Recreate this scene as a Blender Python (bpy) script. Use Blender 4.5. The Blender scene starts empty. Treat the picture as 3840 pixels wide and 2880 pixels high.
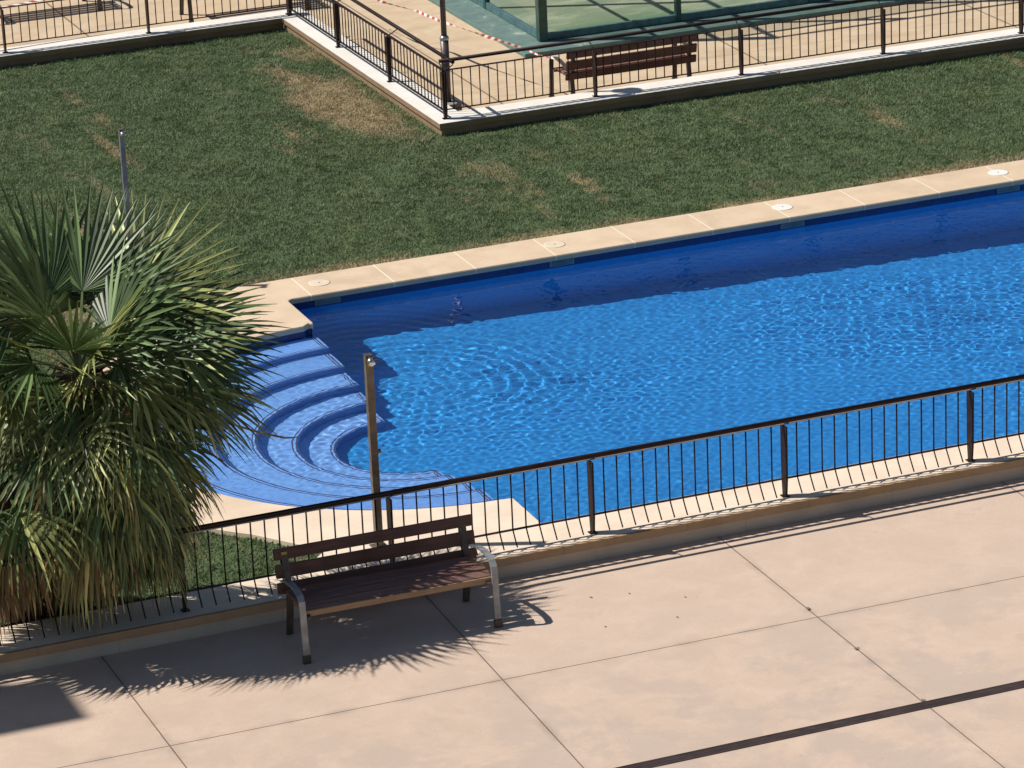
import bpy, bmesh, math, random
import numpy as np
from mathutils import Vector, Matrix, noise
from mathutils.geometry import tessellate_polygon

sc = bpy.context.scene
COL = sc.collection
RNG = random.Random(7)

# ------------------------------------------------------------------ levels
DECK = 0.247          # pool deck and fence footing
WATER = 0.112
SOIL = 0.205
ZP = 0.042            # plaza level
DX, DY = -.045, -.117 # plaza things sit this much nearer at that level
K = (0.73, -0.33)     # shadow offset per metre of height

# ------------------------------------------------------------------ helpers
def tag(o, label=None, cat=None, group=None, kind=None):
    if label: o['label'] = label
    if cat: o['category'] = cat
    if group: o['group'] = group
    if kind: o['kind'] = kind
    return o

def empty(name, loc, rz=0.0):
    o = bpy.data.objects.new(name, None)
    COL.objects.link(o)
    o.location = loc
    o.rotation_euler = (0, 0, rz)
    o.empty_display_size = 0.2
    return o

def link_mesh(name, me, mats, parent=None):
    o = bpy.data.objects.new(name, me)
    COL.objects.link(o)
    if not isinstance(mats, (list, tuple)): mats = [mats]
    for m in mats: me.materials.append(m)
    if parent: o.parent = parent
    return o

class MB:
    """collects simple shapes into one mesh"""
    def __init__(s): s.bm = bmesh.new()
    def box(s, c, d, rot=None, bevel=0.0, mi=0):
        r = bmesh.ops.create_cube(s.bm, size=1.0)
        M = Matrix.Translation(c) @ (rot.to_4x4() if rot else Matrix.Identity(4)) @ Matrix.Diagonal((*d, 1))
        bmesh.ops.transform(s.bm, matrix=M, verts=r['verts'])
        fs = {f for v in r['verts'] for f in v.link_faces}
        for f in fs: f.material_index = mi
        if bevel > 0:
            es = list({e for f in fs for e in f.edges})
            rb = bmesh.ops.bevel(s.bm, geom=es, offset=bevel, segments=2, affect='EDGES', profile=0.5)
            for f in rb['faces']: f.material_index = mi
        return s
    def bx(s, x0, x1, y0, y1, z0, z1, bevel=0.0, mi=0):
        return s.box(((x0+x1)/2, (y0+y1)/2, (z0+z1)/2), (x1-x0, y1-y0, z1-z0), None, bevel, mi)
    def tube(s, pts, rad, n=10, cap=True, mi=0):
        pts = [Vector(p) for p in pts]
        if not isinstance(rad, (list, tuple)): rad = [rad]*len(pts)
        rings = []
        up = Vector((0, 0, 1))
        for i, p in enumerate(pts):
            if i == 0: t = pts[1]-p
            elif i == len(pts)-1: t = p-pts[i-1]
            else: t = (pts[i+1]-p).normalized()+(p-pts[i-1]).normalized()
            t.normalize()
            a = t.cross(up)
            if a.length < 0.05: a = t.cross(Vector((1, 0, 0)))
            a.normalize(); b = t.cross(a)
            rings.append([s.bm.verts.new(p+(a*math.cos(q)+b*math.sin(q))*rad[i])
                          for q in [2*math.pi*k/n for k in range(n)]])
        for i in range(len(rings)-1):
            for k in range(n):
                f = s.bm.faces.new((rings[i][k], rings[i][(k+1) % n], rings[i+1][(k+1) % n], rings[i+1][k]))
                f.smooth = n > 5; f.material_index = mi
        if cap:
            for q in (rings[0][::-1], rings[-1]):
                f = s.bm.faces.new(q); f.material_index = mi
        return s
    def bar(s, pts, w, t, wdir=(1, 0, 0), mi=0):
        """flat bar swept along pts; w along wdir, t across"""
        pts = [Vector(p) for p in pts]; wd = Vector(wdir).normalized()
        rings = []
        for i, p in enumerate(pts):
            if i == 0: tg = pts[1]-p
            elif i == len(pts)-1: tg = p-pts[i-1]
            else: tg = (pts[i+1]-p).normalized()+(p-pts[i-1]).normalized()
            tg.normalize()
            nn = tg.cross(wd).normalized()
            ww = w[i] if isinstance(w, (list, tuple)) else w
            tt = t[i] if isinstance(t, (list, tuple)) else t
            rings.append([s.bm.verts.new(p+wd*a*ww/2+nn*b*tt/2) for a, b in ((-1, -1), (1, -1), (1, 1), (-1, 1))])
        for i in range(len(rings)-1):
            for k in range(4):
                f = s.bm.faces.new((rings[i][k], rings[i][(k+1) % 4], rings[i+1][(k+1) % 4], rings[i+1][k])); f.material_index = mi
        for q in (rings[0][::-1], rings[-1]):
            f = s.bm.faces.new(q); f.material_index = mi
        return s
    def poly(s, pts, z0, z1, mi=0):
        """extruded outline (x, y)"""
        n = len(pts)
        lo = [s.bm.verts.new((x, y, z0)) for x, y in pts]
        hi = [s.bm.verts.new((x, y, z1)) for x, y in pts]
        for k in range(n):
            s.bm.faces.new((lo[k], lo[(k+1) % n], hi[(k+1) % n], hi[k])).material_index = mi
        s.bm.faces.new(hi).material_index = mi
        s.bm.faces.new(lo[::-1]).material_index = mi
        return s
    def build(s, name, mats, parent=None, loc=None):
        bmesh.ops.recalc_face_normals(s.bm, faces=s.bm.faces)
        me = bpy.data.meshes.new(name)
        s.bm.to_mesh(me); s.bm.free()
        o = link_mesh(name, me, mats, parent)
        if loc is not None: o.location = loc
        return o

def sheet(name, outer, holes, z, mats):
    """flat sheet with holes"""
    polys = [[Vector((x, y, 0)) for x, y in outer]]+[[Vector((x, y, 0)) for x, y in h] for h in holes]
    flat = [p for q in polys for p in q]
    tris = tessellate_polygon(polys)
    me = bpy.data.meshes.new(name)
    fs = []
    for t in tris:
        a, b, c = (flat[i] for i in t)
        if (b-a).cross(c-a).z < 0: t = t[::-1]
        fs.append(tuple(t))
    me.from_pydata([(p.x, p.y, z) for p in flat], [], fs)
    return link_mesh(name, me, mats)

def copy_tree(o, parent=None):
    c = o.copy(); COL.objects.link(c)
    c.parent = parent
    for ch in list(o.children): copy_tree(ch, c)
    return c

# ------------------------------------------------------------------ node expressions
class X:
    def __init__(s, nt, v): s.nt, s.v = nt, v
    def _op(s, op, *a):
        n = s.nt.nodes.new('ShaderNodeMath'); n.operation = op
        for i, q in enumerate((s,)+a):
            q = q.v if isinstance(q, X) else q
            if isinstance(q, (int, float)): n.inputs[i].default_value = q
            else: s.nt.links.new(q, n.inputs[i])
        return X(s.nt, n.outputs[0])
    def __add__(s, o): return s._op('ADD', o)
    def __sub__(s, o): return s._op('SUBTRACT', o)
    def __mul__(s, o): return s._op('MULTIPLY', o)
    def __truediv__(s, o): return s._op('DIVIDE', o)
    def lt(s, o): return s._op('LESS_THAN', o)
    def gt(s, o): return s._op('GREATER_THAN', o)
    def max(s, o): return s._op('MAXIMUM', o)
    def min(s, o): return s._op('MINIMUM', o)
    def abs(s): return s._op('ABSOLUTE')
    def mod(s, o): return s._op('FLOORED_MODULO', o)
    def sqrt(s): return s._op('SQRT')
    def smooth(s, a, b, lo=0.0, hi=1.0):
        n = s.nt.nodes.new('ShaderNodeMapRange'); n.interpolation_type = 'SMOOTHSTEP'
        s.nt.links.new(s.v, n.inputs[0])
        n.inputs[1].default_value = a; n.inputs[2].default_value = b
        n.inputs[3].default_value = lo; n.inputs[4].default_value = hi
        return X(s.nt, n.outputs[0])

class Mat:
    def __init__(s, name, rough=0.6, metal=0.0, spec=0.5):
        s.m = bpy.data.materials.new(name); s.m.use_nodes = True
        s.nt = s.m.node_tree
        s.b = s.nt.nodes['Principled BSDF']
        s.b.inputs['Roughness'].default_value = rough
        s.b.inputs['Metallic'].default_value = metal
        s.b.inputs['Specular IOR Level'].default_value = spec
        tc = s.nt.nodes.new('ShaderNodeTexCoord')
        s.co = tc.outputs['Object']
        s.geo = s.nt.nodes.new('ShaderNodeNewGeometry')
    def pos(s):
        sp = s.nt.nodes.new('ShaderNodeSeparateXYZ'); s.nt.links.new(s.geo.outputs['Position'], sp.inputs[0])
        return [X(s.nt, sp.outputs[i]) for i in range(3)]
    def noise(s, scale, detail=4, rough=0.55, world=True, stretch=None, out=0, dist=0.0):
        n = s.nt.nodes.new('ShaderNodeTexNoise')
        n.inputs['Scale'].default_value = scale; n.inputs['Detail'].default_value = detail
        n.inputs['Roughness'].default_value = rough; n.inputs['Distortion'].default_value = dist
        src = s.geo.outputs['Position'] if world else s.co
        if stretch:
            mp = s.nt.nodes.new('ShaderNodeMapping'); mp.inputs['Scale'].default_value = stretch
            s.nt.links.new(src, mp.inputs[0]); src = mp.outputs[0]
        s.nt.links.new(src, n.inputs['Vector'])
        return X(s.nt, n.outputs[out])
    def mix(s, f, a, b):
        n = s.nt.nodes.new('ShaderNodeMix'); n.data_type = 'RGBA'
        for i, q in ((0, f), (6, a), (7, b)):
            q = q.v if isinstance(q, X) else q
            if isinstance(q, (int, float)): n.inputs[i].default_value = q
            elif isinstance(q, tuple): n.inputs[i].default_value = (*q, 1)
            else: s.nt.links.new(q, n.inputs[i])
        return n.outputs[2]
    def color(s, q):
        if isinstance(q, tuple): s.b.inputs['Base Color'].default_value = (*q, 1)
        else: s.nt.links.new(q, s.b.inputs['Base Color'])
        return s
    def rough(s, q): s.nt.links.new(q.v, s.b.inputs['Roughness']); return s
    def bump(s, h, strength=0.3, dist=0.01):
        n = s.nt.nodes.new('ShaderNodeBump'); n.inputs['Strength'].default_value = strength
        n.inputs['Distance'].default_value = dist
        s.nt.links.new(h.v, n.inputs['Height']); s.nt.links.new(n.outputs[0], s.b.inputs['Normal'])
        return s

def metal_mat(name, c, rough, metal=0.6, var=0.25, spec=0.5):
    M = Mat(name, rough, metal, spec)
    f = M.noise(9, 4)
    M.color(M.mix(f.smooth(.3, .75), tuple(q*(1-var) for q in c), tuple(min(1, q*(1+var)) for q in c)))
    return M.m

# ------------------------------------------------------------------ materials
def concrete(name, a, b, stain, upper=False):
    M = Mat(name, 0.85, 0, 0.25)
    x, y, z = M.pos()
    big = M.noise(.55, 5, .6)
    mid = M.noise(2.6, 6, .65, dist=.4)
    fine = M.noise(60, 3, .6)
    c = M.mix(mid.smooth(.35, .7), a, b)
    if upper:
        st = M.noise(1.4, 5, .6, stretch=(.6, 1.5, 1)).smooth(.5, .68)
    else:
        low = y.smooth(-6.3, -8.6)                       # the trowelled, greyer part of the slab
        st = (M.noise(1.15, 8, .68, dist=.25).smooth(.44, .57))*(low*.85+.12)
        st = st.max(M.noise(2.1, 7, .68, dist=.2).smooth(.61, .67)*.6)
    c = M.mix(st*.62, c, stain)
    c = M.mix(fine.smooth(.2, .8)*.18, c, tuple(q*.6 for q in a))
    if not upper:
        u_ = ((x-DX+3.905)/2.87)._op('FLOOR'); v_ = (y-DY+7.245).gt(0); w_ = (y+9.387).gt(0)
        wn = M.nt.nodes.new('ShaderNodeTexWhiteNoise'); wn.noise_dimensions = '1D'
        M.nt.links.new((u_+v_*7.3+w_*13.7).v, wn.inputs['W'])
        c = M.mix(X(M.nt, wn.outputs['Value'])*.14, c, tuple(q*.76 for q in b))
        drip = M.noise(2.2, 6, .7, stretch=(3.0, .8, 1)).smooth(.60, .72)*y.smooth(-6.3, -5.5)
        c = M.mix(drip*.35, c, tuple(q*.7 for q in stain))
    spk = M.noise(24, 2, .5).smooth(.72, .76)*.35
    c = M.mix(spk, c, (.25, .16, .10))
    wob = (M.noise(6, 3)-.5)*.012
    if upper:
        d = ((x-1.81+wob).mod(3.72)-.02).abs()
        d2 = ((y-10.02+wob).mod(2.6)-.02).abs()
        j = d.lt(.011).max(d2.lt(.007)*.45)
        halo = d.smooth(.06, .0)*.25
    else:
        x = x-DX; y = y-DY
        dA = (x+3.905+wob*.5).abs()
        dB = (x+.98-(y+5.32)*.029+wob*.5).abs()
        dC = (x-1.856-(y+5.47)*.0047+wob*.5).abs()
        dD = (x-4.75+wob).abs(); dE = (x+6.78+wob).abs()
        dy = (y+7.245+x*.010+wob*.5).abs()
        d = dA.min(dB).min(dC).min(dD).min(dE).min(dy)
        j = d.lt(.0062)
        halo = (d.smooth(.09, .0)*(M.noise(3, 5).smooth(.4, .7)))*.45
    c = M.mix(halo, c, tuple(q*.62 for q in stain))
    c = M.mix(j*.85, c, (.13, .085, .06))
    M.color(c)
    M.bump(fine+mid*2.0-j*3, .25, .004)
    return M.m

M_PLAZA = concrete('plaza concrete', (.565, .435, .34), (.62, .48, .38), (.445, .36, .305))
M_UPPER = concrete('upper concrete', (.54, .41, .27), (.62, .49, .34), (.46, .345, .235), True)

M = Mat('earth ground', .95); M.color(M.mix(M.noise(.4, 5).smooth(.4, .6), (.28, .21, .14), (.36, .28, .18))); M_EARTH = M.m

def stone(name, a, b, joint=None, jcol=(.8, .7, .55), rough=.75, jx=.944, j0=2.51, jw=.008, pale=None):
    M = Mat(name, rough, 0, .3)
    f = M.noise(3.2, 6, .6); g = M.noise(45, 3)
    c = M.mix(f.smooth(.3, .7), a, b)
    c = M.mix(g.smooth(.35, .8)*.2, c, tuple(q*.7 for q in a))
    c = M.mix(M.noise(1.1, 5, .65, dist=.6).smooth(.52, .66)*.35, c, tuple(q*.75 for q in a))
    if joint:
        x, y, z = M.pos()
        d = ((x-j0+jw).mod(jx)-jw).abs()
        on = y.gt(2.3).max(y.lt(-5.2)) if pale else X(M.nt, None)
        c = M.mix(d.lt(jw)*(on if pale else 1.0)*.8, c, jcol)
        n = (x/jx-j0/jx)._op('FLOOR')
        wn = M.nt.nodes.new('ShaderNodeTexWhiteNoise'); wn.noise_dimensions = '1D'
        M.nt.links.new(n.v, wn.inputs['W'])
        c = M.mix(X(M.nt, wn.outputs['Value'])*.16, c, tuple(q*.72 for q in b))
        if pale: c = M.mix(y.smooth(-2.2, -4.2), c, M.mix(f.smooth(.3, .7), *pale))
    M.color(c); M.bump(g, .2, .003)
    return M.m
M_COPING = stone('cream limestone coping', (.62, .47, .325), (.70, .545, .39), True, (.86, .76, .60), pale=((.70, .57, .44), (.78, .655, .515)))
M_DECK = stone('pale deck stone', (.66, .53, .40), (.74, .61, .47), True, (.80, .70, .56))
M_WALLCAP = stone('white painted wall cap', (.72, .68, .62), (.80, .765, .71))
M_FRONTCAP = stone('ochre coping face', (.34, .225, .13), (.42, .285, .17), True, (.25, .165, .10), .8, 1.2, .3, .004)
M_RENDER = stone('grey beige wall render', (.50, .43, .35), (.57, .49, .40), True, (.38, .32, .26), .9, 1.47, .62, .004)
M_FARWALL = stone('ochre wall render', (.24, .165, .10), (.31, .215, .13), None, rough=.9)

def tile(name, a, b, spec=.5, rough=.25):
    M = Mat(name, rough, 0, spec)
    x, y, z = M.pos()
    f = M.noise(14, 3); g = M.noise(1.3, 4)
    c = M.mix(f.smooth(.3, .7), a, b)
    c = M.mix(g.smooth(.35, .7)*.25, c, tuple(q*.8 for q in a))
    wn = M.nt.nodes.new('ShaderNodeTexWhiteNoise'); wn.noise_dimensions = '3D'
    cb = M.nt.nodes.new('ShaderNodeCombineXYZ')
    for i, q in enumerate((x, y, z)): M.nt.links.new((q/.026)._op('FLOOR').v, cb.inputs[i])
    M.nt.links.new(cb.outputs[0], wn.inputs['Vector'])
    c = M.mix(X(M.nt, wn.outputs['Value'])*.35, c, tuple(min(1, q*1.35) for q in b))
    M.color(c)
    return M.m
M_TILE = tile('royal blue pool tile', (.034, .265, .60), (.048, .315, .67))
M_STEP = tile('lilac blue step tile', (.28, .46, .88), (.33, .51, .92))
M_RISER = tile('shaded blue riser tile', (.022, .14, .42), (.032, .17, .48))  # pool tile darkened, the risers' shade is put into the colour
M_NAVY = tile('navy waterline tile', (.012, .022, .12), (.02, .035, .17))
M_NOSE = tile('dark step nosing tile', (.06, .045, .12), (.12, .075, .14))

M_IRON = metal_mat('dark brown painted iron', (.024, .0125, .011), .55, 0, .25, .18)
M_RAILTOP = metal_mat('sky sheen top bar', (.30, .275, .26), .36, .2)  # pale grey paints the sky's reflection onto the brown bar
M_ALU = metal_mat('weathered grey cast metal', (.27, .28, .285), .42, .25)
M_LEGDARK = metal_mat('dark leg metal', (.085, .07, .06), .5, .2)
M_STEEL = metal_mat('paving tinted steel post', (.17, .135, .10), .42, .35)  # warm brown puts the paving's reflection into the steel's colour
M_CHROME = metal_mat('bright steel fitting', (.55, .53, .5), .25, .9)
M_STEELB = metal_mat('sky tinted steel post', (.17, .19, .225), .5, .25)  # blue tint stands for the sky mirrored in the steel
M_GALV = metal_mat('painted lamp post steel', (.12, .095, .095), .4, .4)
M_GREEN = metal_mat('dark green court steel', (.022, .075, .065), .4, .1)
M_TEALRAIL = metal_mat('teal court base rail', (.08, .165, .18), .45, .1)
M_DRAIN = metal_mat('dark rusty grate', (.085, .055, .05), .55, .4)
M_SLOT = metal_mat('drain slot shadow gap', (.012, .01, .01), .9, 0)
M_WHITE = metal_mat('white plastic', (.80, .78, .72), .45, 0, .05)
M_INLET = metal_mat('grey green inlet plastic', (.17, .25, .29), .5, 0, .15)
M_INLETD = metal_mat('dark grey green flap', (.10, .16, .19), .5, 0, .2)
M_RED = metal_mat('red tape film', (.55, .09, .05), .35, 0, .1)
M_TWHITE = metal_mat('white tape film', (.85, .83, .80), .35, 0, .03)
M_LID = metal_mat('cream plastic lid', (.72, .61, .46), .5, 0, .05)
M_YELLOW = metal_mat('yellowed label', (.40, .29, .08), .5, 0, .15)
M_FOOT = stone('concrete footing', (.36, .32, .28), (.44, .40, .35))
M_DRYLEAF = metal_mat('dry brown leaf', (.38, .25, .16), .7, 0, .3)
M_WEED = metal_mat('wilted weed', (.24, .18, .085), .8, 0, .3)

def wood(name, a, b, rough=.33):
    M = Mat(name, rough, 0, .5)
    f = M.noise(7, 5, .6, world=False, stretch=(.35, 6, 6))
    g = M.noise(2.5, 3, world=False)
    c = M.mix(f.smooth(.3, .72), a, b)
    c = M.mix(g.smooth(.4, .7)*.3, c, tuple(q*.55 for q in a))
    M.color(c); M.bump(f, .2, .003)
    M.rough(g.smooth(.3, .7, rough*.8, rough*1.4))
    return M.m
M_WOOD = wood('dark red brown varnished slat', (.055, .018, .014), (.09, .031, .023), .45)
M_WOODSEAT = wood('lighter red brown seat slat', (.15, .072, .055), (.25, .135, .105), .5)  # seat slats toned lighter than the back slats
M_WOODEDGE = wood('pale worn wood edge', (.26, .165, .095), (.34, .22, .13), .55)

# turf
M = Mat('padel turf', .95, 0, .1)
a = M.noise(1.3, 6, .7, stretch=(.5, 1.4, 1)); b_ = M.noise(.5, 4, .6); f = M.noise(30, 3)
c = M.mix(a.smooth(.42, .66), (.225, .265, .185), (.40, .41, .30))
c = M.mix(b_.smooth(.46, .62)*.6, c, (.29, .32, .245))
c = M.mix(f.smooth(.3, .8)*.25, c, (.06, .11, .05))
x, y, z = M.pos()
c = M.mix(y.smooth(12.9, 11.8)*.8*(a.smooth(.65, .35)), c, (.10, .19, .09))
M.color(c); M_TURF = M.m
M = Mat('worn teal slab paint', .8, 0, .3)
a = M.noise(3.5, 7, .72, dist=.5); f = M.noise(40, 3)
c = M.mix(a.smooth(.35, .65), (.105, .17, .155), (.155, .235, .21))
c = M.mix(a.smooth(.61, .66)*.8, c, (.42, .44, .36))
c = M.mix(f.smooth(.3, .8)*.3, c, (.05, .10, .095))
M.color(c); M_TEAL = M.m

# grass
def grass_color(M, dark, mid, light, dry):
    x, y, z = M.pos()
    big = M.noise(.7, 4, .6); med = M.noise(7.5, 5, .7); fine = M.noise(22, 3, .6)
    c = M.mix(med.smooth(.34, .62), dark, mid)
    c = M.mix(M.noise(5.0, 5, .7, dist=.4).smooth(.54, .70)*.55, c, light)
    c = M.mix(fine.smooth(.45, .75)*.5, c, light)
    c = M.mix(M.noise(1.9, 5, .6, dist=.3).smooth(.40, .66)*.35, c, tuple(q*.7 for q in dark))
    c = M.mix(M.noise(.9, 5, .65).smooth(.48, .70)*.25, c, (light[0]*1.05, light[1]*.98, light[2]*.75))
    wob = (M.noise(1.1, 5, .6)-.5)
    wob2 = (M.noise(2.3, 5, .65)-.5)
    def ell(cx, cy, rx, ry, ang):
        ca, sa = math.cos(ang), math.sin(ang)
        u = ((x-cx)*ca+(y-cy)*sa)/rx+wob*1.5; v = ((y-cy)*ca-(x-cx)*sa)/ry+wob2*1.5
        return (u*u+v*v).sqrt().smooth(1.1, .55)
    d = ell(3.50, 9.6, .62, 2.2, 0.06)*.85
    d = d.max(ell(3.9, 12.3, .35, .55, .2)*.55)
    d = d.max(ell(.35, 9.2, .10, 1.0, .02)*.6).max(ell(-.25, 7.6, .10, .8, 0)*.3)
    # worn margin along the coping
    edge = (y-3.13-wob2*.5).abs().smooth(.48, .02)*(M.noise(1.0, 4, .6).smooth(.34, .56))
    d = d.max(edge)
    # faint mowing streaks running away from the pool
    st = M.noise(1.0, 3, .5, stretch=(2.6, .28, 1)).smooth(.56, .72)*(M.noise(1.6, 4, .65).smooth(.40, .62))
    d = d.max(st*.68)
    d = d.max(big.smooth(.58, .75)*.15)
    d = d*(fine.smooth(.15, .75, .65, 1.15))
    return M.mix(d.min(1.0), c, dry)
def grass_mat():
    M = Mat('short lawn grass', .6, 0, .25)
    c = grass_color(M, (.108, .160, .072), (.168, .230, .108), (.26, .31, .175), (.43, .345, .22))
    M.color(c)
    tr = M.nt.nodes.new('ShaderNodeBsdfTranslucent'); M.nt.links.new(c, tr.inputs['Color'])
    mx = M.nt.nodes.new('ShaderNodeMixShader'); mx.inputs[0].default_value = .25
    out = M.nt.nodes['Material Output']
    M.nt.links.new(M.b.outputs[0], mx.inputs[1]); M.nt.links.new(tr.outputs[0], mx.inputs[2])
    M.nt.links.new(mx.outputs[0], out.inputs[0])
    return M.m
M_GRASS = grass_mat()
M = Mat('lawn soil', .95); M.color(grass_color(M, (.05, .08, .03), (.07, .11, .04), (.09, .12, .05), (.32, .23, .12))); M_SOIL = M.m

# palm
def leaf_mat(name, a, b, trans, rough=.42):
    M = Mat(name, rough, 0, .38)
    f = M.noise(5, 3); g = M.noise(1.4, 3)
    c = M.mix(f.smooth(.3, .7), a, b)
    c = M.mix(g.smooth(.4, .7)*.35, c, tuple(q*.6 for q in a))
    rnd = X(M.nt, M.geo.outputs['Random Per Island'])       # random tone per leaflet; the brightest stand for sunlit highlights
    c = M.mix(rnd.smooth(.55, .05)*.8, c, tuple(q*.42 for q in a))
    c = M.mix(rnd.smooth(.62, .95)*.9, c, tuple(min(1, q*2.1) for q in b))
    M.color(c)
    tr = M.nt.nodes.new('ShaderNodeBsdfTranslucent')
    M.nt.links.new(M.mix(.5, c, trans), tr.inputs['Color'])
    mx = M.nt.nodes.new('ShaderNodeMixShader'); mx.inputs[0].default_value = .12
    out = M.nt.nodes['Material Output']
    M.nt.links.new(M.b.outputs[0], mx.inputs[1]); M.nt.links.new(tr.outputs[0], mx.inputs[2])
    M.nt.links.new(mx.outputs[0], out.inputs[0])
    return M.m
M_LEAF = leaf_mat('green palm leaf', (.050, .095, .030), (.10, .155, .058), (.18, .26, .03))
M_LEAFY = leaf_mat('yellow green palm leaf', (.13, .16, .042), (.26, .275, .10), (.32, .34, .06))
M_LEAFO = leaf_mat('olive old palm leaf', (.22, .195, .065), (.42, .365, .16), (.34, .28, .08))
M_LEAFD = leaf_mat('dry tan palm leaf', (.27, .165, .07), (.44, .30, .145), (.36, .2, .07), .5)
M = Mat('fibrous palm trunk', .9, 0, .2)
f = M.noise(9, 6, .7, stretch=(1, 1, .3)); c = M.mix(f.smooth(.35, .65), (.045, .028, .018), (.17, .10, .055)); M.color(c); M.bump(f, .9, .04); M_TRUNK = M.m
M_STALK = metal_mat('dry brown stalk', (.24, .17, .11), .6, 0, .3)
M_FLOWER = metal_mat('orange brown flower stalk', (.30, .165, .075), .7, 0, .35)
M_PETIOLE = metal_mat('green petiole', (.12, .15, .05), .4, 0, .3)

# water and glass
mw = bpy.data.materials.new('pool water'); mw.use_nodes = True
nt = mw.node_tree; nt.nodes.clear()
g = nt.nodes.new('ShaderNodeBsdfGlass'); g.inputs['IOR'].default_value = 1.333; g.inputs['Roughness'].default_value = 0
g.inputs['Color'].default_value = (.86, .97, 1, 1)
o = nt.nodes.new('ShaderNodeOutputMaterial'); nt.links.new(g.outputs[0], o.inputs[0])
M_WATER = mw
mg = bpy.data.materials.new('court glass'); mg.use_nodes = True
nt = mg.node_tree; nt.nodes.clear()
t = nt.nodes.new('ShaderNodeBsdfTransparent'); t.inputs[0].default_value = (.95, .975, .96, 1)
gl = nt.nodes.new('ShaderNodeBsdfGlossy'); gl.inputs['Roughness'].default_value = .03
ge = nt.nodes.new('ShaderNodeNewGeometry'); vm = nt.nodes.new('ShaderNodeVectorMath'); vm.operation = 'DOT_PRODUCT'
nt.links.new(ge.outputs['Normal'], vm.inputs[0]); nt.links.new(ge.outputs['Incoming'], vm.inputs[1])
cosv = X(nt, vm.outputs['Value']).abs(); inv = cosv*-1.0+1.0; i2 = inv*inv
fac = i2*i2*inv*.5+.02
mx = nt.nodes.new('ShaderNodeMixShader'); o = nt.nodes.new('ShaderNodeOutputMaterial')
nt.links.new(fac.v, mx.inputs[0]); nt.links.new(t.outputs[0], mx.inputs[1]); nt.links.new(gl.outputs[0], mx.inputs[2]); nt.links.new(mx.outputs[0], o.inputs[0])
M_GLASS = mg

# ------------------------------------------------------------------ ground, levels
L0, R0 = -40.0, 60.0
garden = [(L0, -5.33), (R0, -5.33), (R0, 8.0), (4.42, 8.0), (4.42, 14.05), (L0, 14.05)]
ground = sheet('ground', [(-600, -600), (600, -600), (600, 900), (-600, 900)], [[(L0, -60), (R0, -60), (R0, 70), (L0, 70)]], -.004, M_EARTH)
tag(ground, kind='structure')
pz = sheet('plaza_pavement', [(L0, -60), (R0, -60), (R0, -5.33), (L0, -5.33)], [], ZP, M_PLAZA); tag(pz, kind='structure')
up = sheet('upper_pavement', [(R0, 8.0), (R0, 70), (L0, 70), (L0, 14.05), (4.42, 14.05), (4.42, 8.0)], [], 0, M_UPPER); tag(up, kind='structure')

# pool outline (inner edge of coping)
PX, PY0, PY1, PXR = .33, -4.755, 2.464, 24.0
AC, AR = (.36, -1.255), 2.795
def arc(r, a0, a1, n, c=AC): return [(c[0]+r*math.cos(math.radians(a0+(a1-a0)*i/n)), c[1]+r*math.sin(math.radians(a0+(a1-a0)*i/n))) for i in range(n+1)]
def fillet(cx, cy, r, a0, a1, n=6): return arc(r, a0, a1, n, (cx, cy))
PXS = [1.5+10.5*i/6 for i in range(7)]
pool_out = [(PXR, PY0), (PXR, PY1)]+[(x, PY1) for x in PXS[::-1]]
pool_out += fillet(PX+.10, PY1-.10, .10, 90, 180)          # far left rounded corner
pool_out += [(PX+.0, 1.60)]+fillet(PX-.04, 1.565, .04, 0, 90, 4)[1:]
pool_out += [p for p in arc(AR, 93, 267, 64)]
pool_out += [(PX, -4.06), (PX, PY0)]+[(x, PY0) for x in PXS]
# smooth the straight short return: drop points right of the chord
# deck (coping around the pool), lawn side edge
deck_out = [(PXR+1, 3.128), (PXR+1, -5.33)]
deck_left = [(-40, -5.33), (-40, -4.76), (-2.25, -4.76)]
deck_out += deck_left
dc = arc(3.52, 226, 113, 48)
dc = [p for p in dc if p[1] > -4.6]
# blend from strip up to the arc
deck_out += [(-1.85, -4.70), (-1.62, -4.45)]+[p for p in dc if p[1] > -4.2 and p[1] < 2.0]
deck_out += [(-1.30, 2.45), (-1.36, 3.128)]
deck = MB()
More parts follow.
